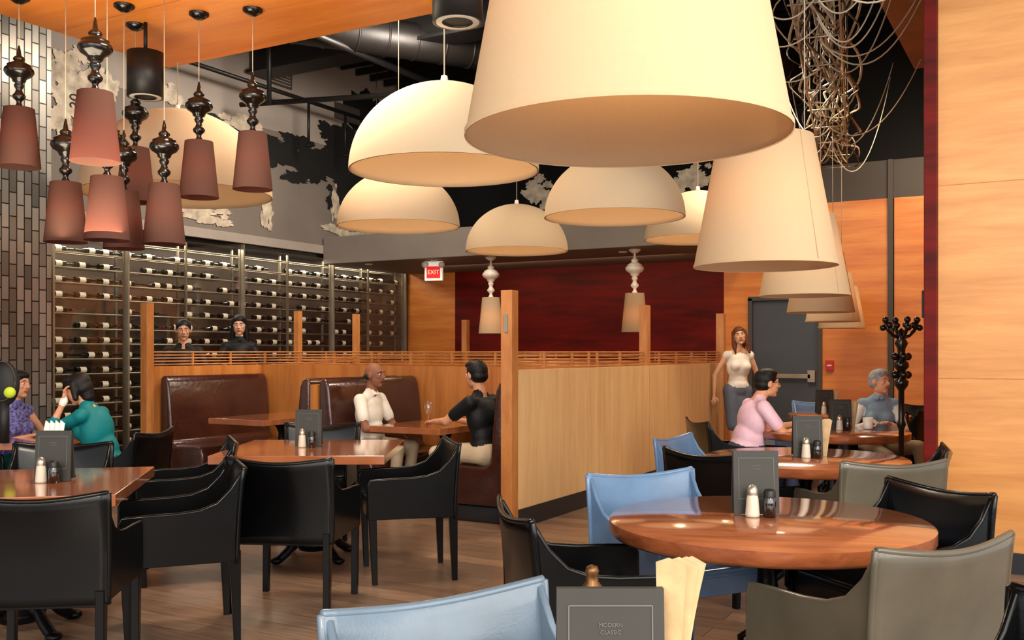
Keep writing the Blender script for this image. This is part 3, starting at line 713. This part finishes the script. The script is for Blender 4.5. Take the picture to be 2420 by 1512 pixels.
def person(name, loc, face, cfg):
    g = cfg.get; sc = g('sc', 1.0); stand = g('stand', False); fem = g('fem', False)
    mt = {}
    for k in ('skin', 'hair', 'top', 'bottom', 'shoe', 'top2'):
        c = g(k)
        if c is None: c = {'top2': (230, 225, 215), 'shoe': (25, 22, 20)}.get(k, (100, 100, 100))
        mt[k] = mat(name+'_'+k, c, .6 if k != 'hair' else .5, var=.1 if k != 'hair' else .3, scale=9 if k != 'hair' else 40, bump=.35 if k in ('top', 'bottom', 'hair') else 0, bscale=14 if k != 'hair' else 120, spec=.25 if k != 'skin' else .4)
    if g('floral'):
        mt['top'] = mat(name+'_floral', (90, 90, 150), .7, var=1.0, scale=45)
    mt['lip'] = mat(name+'_lip', tuple(int(v*k) for v, k in zip(g('skin'), (.8, .55, .52))), .5)
    mt['eye'] = mat(name+'_eye', (225, 220, 215), .3); mt['iris'] = mat(name+'_iris', (30, 20, 15), .2)
    hz = .93 if stand else g('hz', .565); lean = g('lean', .0); side = g('side', 0.)
    def tor(h, x=0, y=0):
        k = h/.5; return Vector((x+side*k*k*.5+side*k*.5, y+lean*k-(.0), hz+h-abs(lean)*.35*k*k))
    pr = []; tw = .88 if fem else 1.0
    pr.append(('e', (0, -.01, hz), (.165*(1.02 if fem else 1), .125, .125), None, 'bottom'))
    pr.append(('e', tor(.13, 0, -.005), (.14*tw*(.92 if fem else 1), .105, .14), None, 'top'))
    pr.append(('e', tor(.06), (.15*tw, .115, .10), None, 'top'))
    pr.append(('e', tor(.29, 0, 0), (.168*tw, .115, .17), None, 'top'))
    pr.append(('e', tor(.38, 0, -.005), (.165*tw, .095, .09), None, 'top'))
    sw = .165*tw; shL = tor(.43, -sw, -.005); shR = tor(.43, sw, -.005)
    pr.append(('c', shL, shR, .056, .056, 'top')); pr.append(('c', tor(.44, -sw*.55), tor(.52, 0), .05, .05, 'top' if not g('tank') else 'skin'))
    pr.append(('c', tor(.44, sw*.55), tor(.52, 0), .05, .05, 'top' if not g('tank') else 'skin'))
    if fem: pr.append(('e', tor(.29, -.07, .085), (.06, .055, .06), None, 'top')); pr.append(('e', tor(.29, .07, .085), (.06, .055, .06), None, 'top'))
    if g('belly'): pr.append(('e', tor(.12, 0, .04), (.14, .12, .13), None, 'top'))
    nb_ = tor(.50, 0, -.005); hc = tor(.675, 0, .02+g('hf', 0.))
    pr.append(('c', nb_, hc+Vector((0, -.02, -.05)), .056 if not fem else .046, .052 if not fem else .044, 'skin'))
    if g('collar'): 
        pr.append(('c', tor(.505, -.05, .02), tor(.485, -.015, .07), .018, .013, 'top')); pr.append(('c', tor(.505, .05, .02), tor(.485, .015, .07), .018, .013, 'top'))
    sl = g('sleeve', 'short'); fingers = []
    for sgn, sh, key in ((-1, shL, 'hl'), (1, shR, 'hr')):
        tgt = g(key); tgt = Vector(tgt)
        pole = Vector(g('pole_l' if sgn < 0 else 'pole_r', (sgn*.6, -.3, -.8)))
        el, wr = ik(sh, tgt, .285, .25, pole); af = .85 if fem else 1.0
        if sl == 'none': pr.append(('c', sh, el, .046*af, .038*af, 'skin')); pr.append(('c', el, wr, .037*af, .025*af, 'skin'))
        elif sl == 'short': pr.append(('c', sh, sh.lerp(el, .62), .062*af, .056*af, 'top')); pr.append(('c', sh.lerp(el, .5), el, .044*af, .038*af, 'skin')); pr.append(('c', el, wr, .038*af, .025*af, 'skin'))
        elif sl == '34': pr.append(('c', sh, el, .058*af, .05*af, 'top')); pr.append(('c', el, el.lerp(wr, .35), .05*af, .046*af, 'top')); pr.append(('c', el, wr, .037*af, .025*af, 'skin'))
        else:
            tg = 'top2' if g('vest') else 'top'
            pr.append(('c', sh, el, .058*af, .05*af, tg)); pr.append(('c', el, el.lerp(wr, .93), .048*af, .036*af, tg)); pr.append(('c', el, wr, .03, .025, 'skin'))
        d = (wr-el).normalized()
        hd = Vector(g('hdir_l' if sgn < 0 else 'hdir_r', tuple(d))).normalized()
        pn = Vector(g('pn_l' if sgn < 0 else 'pn_r', (0, 0, -1))); pn = (pn-hd*pn.dot(hd)).normalized(); sd = hd.cross(pn).normalized()
        R = Matrix((sd, hd, pn)).transposed()
        hs = .9 if fem else 1.0
        pr.append(('e', wr+hd*.045*hs, (.038*hs, .052*hs, .017*hs), R, 'skin'))
        cu = g('curl', .5)
        for i, (o, ln) in enumerate(((-.027, .062), (-.009, .072), (.009, .068), (.026, .052))):
            r0 = wr+hd*(.082-.006*abs(i-1.2))*hs+sd*o*hs; a = cu; q1 = r0+(hd*math.cos(a)+pn*math.sin(a))*ln*.5*hs
            q2 = q1+(hd*math.cos(a*2)+pn*math.sin(a*2))*ln*.3*hs; q3 = q2+(hd*math.cos(a*2.6)+pn*math.sin(a*2.6))*ln*.25*hs
            fingers.append(([r0-hd*.015, r0, q1, q2, q3], [.009*hs, .0092*hs, .0082*hs, .0075*hs, .005*hs]))
        ts = -1 if (sd.x*sgn) > 0 else 1
        t0 = wr+hd*.02+sd*ts*.022; t1 = t0+(hd*.7+sd*ts*.7)*.035*hs; t2 = t1+(hd*.9+sd*ts*.35+pn*.3).normalized()*.03*hs
        fingers.append(([t0, t1, t2, t2+(hd+pn*.3).normalized()*.015], [.013*hs, .0115*hs, .0095*hs, .006*hs]))
        if g('watch') and sgn < 0: pr.append(('c', wr-d*.02, wr-d*.005, .031, .031, 'top2'))
    for sgn in (-1, 1):
        hip = Vector((sgn*.09, 0, hz-.01))
        if stand: kn = Vector((sgn*.085, .03+sgn*g('step', 0.)*.5, hz-.42)); an = Vector((sgn*.085, sgn*g('step', 0.), .085)); to = an+Vector((sgn*.02, .15, -.045))
        else:
            kn = Vector(g('knee_l' if sgn < 0 else 'knee_r', (sgn*.13, .42, .545))); an = Vector(g('ank_l' if sgn < 0 else 'ank_r', (sgn*.12, .36, .09))); to = an+Vector((sgn*.02, .15, -.045))
        if g('skirt'):
            pr.append(('c', hip, kn, .098, .085, 'bottom')); pr.append(('c', kn, an, .05, .033, 'skin'))
        else: pr.append(('c', hip, kn, .088, .064, 'bottom')); pr.append(('c', kn, an+Vector((0, 0, .02)), .06, .045, 'bottom'))
        pr.append(('c', an, to, .038, .032, 'shoe')); pr.append(('c', an, an+Vector((0, -.03, -.045)), .036, .033, 'shoe'))
    if g('skirt'): pr.append(('e', Vector((0, .0, hz-.2)), (.15, .11, .27), None, 'bottom'))
    out = MB()
    vs, fs, ti, tags = remesh_prims(pr, .0115, mt)
    out.v += [tuple(v) for v in vs]; idx = {t_: out.mi(mt[t_]) for t_ in tags}
    for f, k in zip(fs, ti): out.f.append(f); out.m.append(idx[tags[k]]); out.sm.append(True)
    for pts, rad in fingers: out.tube(pts, rad, mt['skin'], 8)
    hy, hp = g('head', (0, 0)); HR = (Matrix.Rotation(g('headr', 0), 3, 'Y') @ Matrix.Rotation(hy, 3, 'Z') @ Matrix.Rotation(hp, 3, 'X'))
    hp_ = []
    def E(c, r, tag): hp_.append(('e', Vector(c), r, None, tag))
    def C(a, b_, r0, r1, tag): hp_.append(('c', Vector(a), Vector(b_), r0, r1, tag))
    E((0, -.01, .02), (.075, .094, .094), 'skin'); E((0, .022, -.035), (.06, .066, .075), 'skin'); E((0, .055, -.092), (.026, .024, .02), 'skin')
    E((0, .0, -.07), (.052, .06, .04), 'skin')
    C((0, .088, .012), (0, .104, -.022), .008, .0135, 'skin'); E((-.012, .093, -.027), (.009, .009, .007), 'skin'); E((.012, .093, -.027), (.009, .009, .007), 'skin')
    E((-.036, .06, -.015), (.02, .022, .022), 'skin'); E((.036, .06, -.015), (.02, .022, .022), 'skin')
    C((-.045, .072, .03), (-.012, .083, .028), .009, .009, 'skin'); C((.045, .072, .03), (.012, .083, .028), .009, .009, 'skin')
    C((-.017, .082, -.055), (.017, .082, -.055), .008, .008, 'lip'); E((0, .086, -.058), (.016, .008, .009), 'lip')
    for s_ in (-1, 1): E((s_*.077, -.004, -.004), (.011, .02, .031), 'skin')
    st = g('style', 'short')
    if st == 'bald': E((0, -.032, -.008), (.079, .078, .045), 'hair')
    else: E((0, -.02, .038), (.084, .098, .090), 'hair'); E((0, -.045, -.01), (.078, .072, .06), 'hair')
    if st == 'full': E((0, .0, .085), (.075, .085, .045), 'hair'); E((-.02, .055, .085), (.045, .03, .025), 'hair')
    if st == 'long':
        C((0, -.06, .0), (0, -.10, -.24), .076, .055, 'hair')
        for s_ in (-1, 1): C((s_*.062, -.01, .05), (s_*.08, -.01, -.10), .034, .034, 'hair'); C((s_*.08, -.01, -.10), (s_*.09, .0, -.22), .034, .02, 'hair')
        E((0, .0, .07), (.074, .08, .05), 'hair')
    if st == 'bob':
        C((0, -.05, .0), (0, -.055, -.08), .07, .05, 'hair')
        for s_ in (-1, 1): C((s_*.066, -.01, .04), (s_*.076, .0, -.07), .028, .022, 'hair')
        E((0, .01, .08), (.074, .08, .045), 'hair')
    vs, fs, ti, tags = remesh_prims(hp_, .0058, mt, 3)
    HT = Matrix.Translation(hc) @ HR.to_4x4(); hs_ = g('hs', 1.0)*(.95 if fem else 1.0)
    HT = HT @ Matrix.Scale(hs_, 4)
    o0 = len(out.v); out.v += [tuple(HT @ v) for v in vs]; idx = {t_: out.mi(mt[t_]) for t_ in tags}
    for f, k in zip(fs, ti): out.f.append(tuple(i+o0 for i in f)); out.m.append(idx[tags[k]]); out.sm.append(True)
    for s_ in (-1, 1):
        out.ell((s_*.03, .0765, .008), (.0135, .0085, .0075), mt['eye'], T=HT, seg=12, rings=8); out.ell((s_*.03, .083, .008), (.006, .004, .006), mt['iris'], T=HT, seg=10, rings=6)
        pts = [HT @ Vector((s_*a, c, z)) for a, c, z in ((.014, .091, .030), (.03, .088, .036), (.046, .075, .030))]; out.tube(pts, .0035, mt['hair'], 5)
        if g('glasses'):
            pts = [HT @ Vector((s_*.031+.021*math.cos(a), .098-.006*abs(math.cos(a)), .006+.016*math.sin(a))) for a in [2*math.pi*i/14 for i in range(15)]]; out.tube(pts, .0018, M['steelblk'], 5)
            out.tube([HT @ Vector(q) for q in ((s_*.052, .092, .012), (s_*.08, .0, .012))], .0018, M['steelblk'], 5)
    me = out.mesh(name, recalc=False)
    me.validate()
    rz = math.atan2(face[1], face[0])-math.pi/2
    ob = place(name, me, (loc[0], loc[1], loc[2] if len(loc) > 2 else 0), rz); ob.scale = (sc, sc, sc); return ob

def fdir(f, r): return (fwd[0]*f+rgt[0]*r, fwd[1]*f+rgt[1]*r)
person('man_in_white_shirt', (-1.74, .42), (1, .08), dict(skin=(128, 80, 56), hair=(46, 40, 38), top=(218, 210, 196), bottom=(170, 150, 125), style='bald', sleeve='short', collar=True, belly=True, lean=.05,
       hl=(-.12, .36, .70), hr=(.12, .36, .70), head=(0, 0), sc=.98, curl=.4))
person('man_in_black_shirt', (-.38, .27), (-1, .05), dict(skin=(188, 132, 98), hair=(14, 11, 10), top=(9, 9, 11), bottom=(180, 160, 132), style='full', sleeve='short', lean=.06,
       hl=(-.06, .50, .80), hr=(.2, .42, .80), head=(-.25, -.05), sc=1.0, curl=.3, pole_l=(-.6, -.2, -.5)))
x, y = S(-2.90, 7.0)
person('woman_in_teal_cardigan', (x, y), fdir(.1, -1), dict(fem=True, skin=(196, 138, 104), hair=(16, 11, 10), top=(0, 104, 108), bottom=(30, 28, 30), style='bob', sleeve='34', lean=.16, watch=True,
       hl=(-.07, .30, 1.06), hdir_l=(.15, -.1, 1), pn_l=(0, -1, 0), pole_l=(-.2, .4, -1), hr=(.12, .38, .80), head=(0, -.35), sc=.99))
cs(-2.84, 7.0, .1, -1)
x, y = S(-3.93, 7.6)
person('woman_in_floral_top', (x, y), fdir(-.3, 1), dict(fem=True, skin=(200, 144, 112), hair=(20, 15, 12), top=(90, 90, 150), floral=True, bottom=(0, 110, 110), style='bob', sleeve='none', lean=.06,
       hl=(-.15, .36, .80), hr=(.15, .36, .80), sc=.95))
cs(-3.99, 7.62, -.3, 1)
person('man_in_dark_uniform', (-5.0, 1.21), (.75, -.65), dict(stand=True, skin=(196, 140, 108), hair=(16, 12, 11), top=(10, 9, 10), bottom=(12, 11, 12), style='short', sleeve='long', hl=(-.18, .32, 1.12), hr=(.18, .32, 1.12), head=(0, -.1), lean=.02, sc=1.03))
person('woman_in_dark_uniform', (-5.0, 2.08), (.75, -.65), dict(stand=True, fem=True, skin=(206, 156, 124), hair=(16, 11, 10), top=(10, 9, 10), bottom=(12, 11, 12), style='long', sleeve='long', hl=(-.18, .32, 1.12), hr=(.18, .32, 1.12), head=(-.15, -.12), lean=.02, sc=1.08))
person('woman_in_pencil_skirt', (.34, 5.03), fdir(-1, .15), dict(stand=True, fem=True, skin=(214, 164, 128), hair=(96, 56, 34), top=(232, 226, 214), bottom=(92, 100, 116), style='long', sleeve='none', tank=True, skirt=True, step=.10,
       hl=(-.24, .06, .86), hr=(.30, .0, .86), head=(-.25, .12), headr=.15, lean=.03, sc=1.0))
x, y = S(1.90, 8.05)
person('man_in_pink_shirt', (x, y), fdir(.12, 1), dict(skin=(200, 142, 106), hair=(14, 11, 10), top=(220, 180, 196), bottom=(50, 56, 80), style='full', sleeve='short', lean=.15, glasses=True,
       hl=(-.10, .53, .80), hr=(.14, .48, .80), head=(.0, .0), sc=.99, curl=.3, hdir_l=(.6, .6, 0), pole_l=(-.5, 0, -.8), belly=True))
cs(1.80, 8.04, .12, 1)
x, y = S(3.30, 8.78)
person('woman_in_denim_vest', (x, y), fdir(-1, -.25), dict(fem=True, skin=(214, 160, 130), hair=(142, 146, 152), top=(118, 144, 166), top2=(214, 216, 214), bottom=(150, 132, 108), style='full', sleeve='long', vest=True, collar=True, lean=.10,
       hl=(-.06, .38, .80), hr=(.12, .36, .80), head=(.75, .05), sc=.96, curl=.35, knee_l=(-.30, .38, .60), ank_l=(-.34, .50, .2), knee_r=(-.05, .42, .50)))
cs(3.33, 8.86, -1, -.25)
b = MB(); b.ell((0, 0, 0), (.11, .05, .16), 'black'); b.tube([(0, .0, -.1), (0, 0, -.42)], .035, 'black', 10); b.ell((.07, -.06, -.06), (.04, .034, .04), 'ball')
b.tube([(.10*math.cos(a), -.045, .02+.14*math.sin(a)) for a in [2*math.pi*i/24 for i in range(25)]], .004, 'dgray', 6)
x, y = S(-3.60, 6.9); b.obj('racket_bag', (x, y, 1.17), TH)

# ------------------------------------------------------------ lights and world
def area(name, loc, rot, sx, sy, e, col):
    l = bpy.data.lights.new(name, 'AREA'); l.shape = 'RECTANGLE'; l.size = sx; l.size_y = sy; l.energy = e; l.color = col
    o = bpy.data.objects.new(name, l); scene.collection.objects.link(o); o.location = loc; o.rotation_euler = rot; return o
def aim(o, tgt):
    d = Vector(tgt)-o.location; o.rotation_euler = d.to_track_quat('-Z', 'Y').to_euler()
o = area('window_light', (3.0, -9.7, 3.2), (0, 0, 0), 6, 4, 330, (1, .92, .80)); aim(o, (-1, 3, 1.2))
o = area('window_light', (6.3, -5.2, 3.0), (0, 0, 0), 5, 4, 310, (1, .93, .82)); aim(o, (-1, 0, 1.0))
sl_ = bpy.data.lights.new('sun', 'SUN'); sl_.energy = 1.5; sl_.angle = math.radians(9); sl_.color = (1, .88, .70)
so = bpy.data.objects.new('sun', sl_); scene.collection.objects.link(so); so.location = (9, -12, 8); aim(so, (0, 0, 0.6))
o = area('booth_fill_light', (-2.0, .4, 4.8), (0, 0, 0), 1.0, 1.0, 115, (1, .84, .64))  # added warm fill over the booths, no fixture here
o = area('aisle_fill_light', (1.2, 3.5, 4.3), (0, 0, 0), .8, .8, 110, (1, .86, .66))  # invented soft fill that warms the aisle, without a fitting
o = area('wall_fill_light', (2.6, 5.3, 4.1), (0, 0, 0), .8, .3, 50, (1, .84, .6)); aim(o, (1.9, 6.8, 2.0))  # added fill to warm the back wall, no real lamp
o = area('floor_fill_light', (-.2, -2.2, 3.9), (0, 0, 0), .8, .8, 85, (1, .9, .74))  # overhead fill added for the front floor, not a fixture
o = area('soffit_spot_light', (-2.6, 5.7, 2.68), (0, 0, 0), 4.0, .4, 34, (1, .6, .35)); aim(o, (-2.6, 6.6, 1.6))
o = area('cabinet_light', (-5.98, 3.0, 2.78), (0, 0, 0), .1, 7.0, 75, (1, .88, .7))
o = area('mural_fill_light', (-2.2, 2.0, 5.0), (0, 0, 0), 1, 1, 210, (1, .88, .76)); aim(o, (-5.86, 2.6, 4.2))  # extra fill added to brighten the mural, no lamp hangs here
o = area('canopy_fill_light', (-1.6, -3.0, 2.2), (math.pi, 0, 0), 1.5, 1.5, 95, (1, .84, .6))  # added fill aimed up in mid-air to brighten the wood canopy
w = bpy.data.worlds.new('sky'); scene.world = w; w.use_nodes = True
bg = w.node_tree.nodes['Background']; bg.inputs['Color'].default_value = (.90, .94, 1.0, 1); bg.inputs['Strength'].default_value = 1.35

cam = bpy.data.cameras.new('camera'); co = bpy.data.objects.new('camera', cam); scene.collection.objects.link(co)
co.location = (CX, CY, CZ); co.rotation_euler = (math.pi/2, 0, TH); cam.sensor_width = 36; cam.lens = 36*2300/2420
cam.shift_y = 74/2420
cam.clip_start = .05
scene.camera = co
scene.view_settings.view_transform = 'Standard'
scene.view_settings.look = 'None'
scene.view_settings.exposure = .06
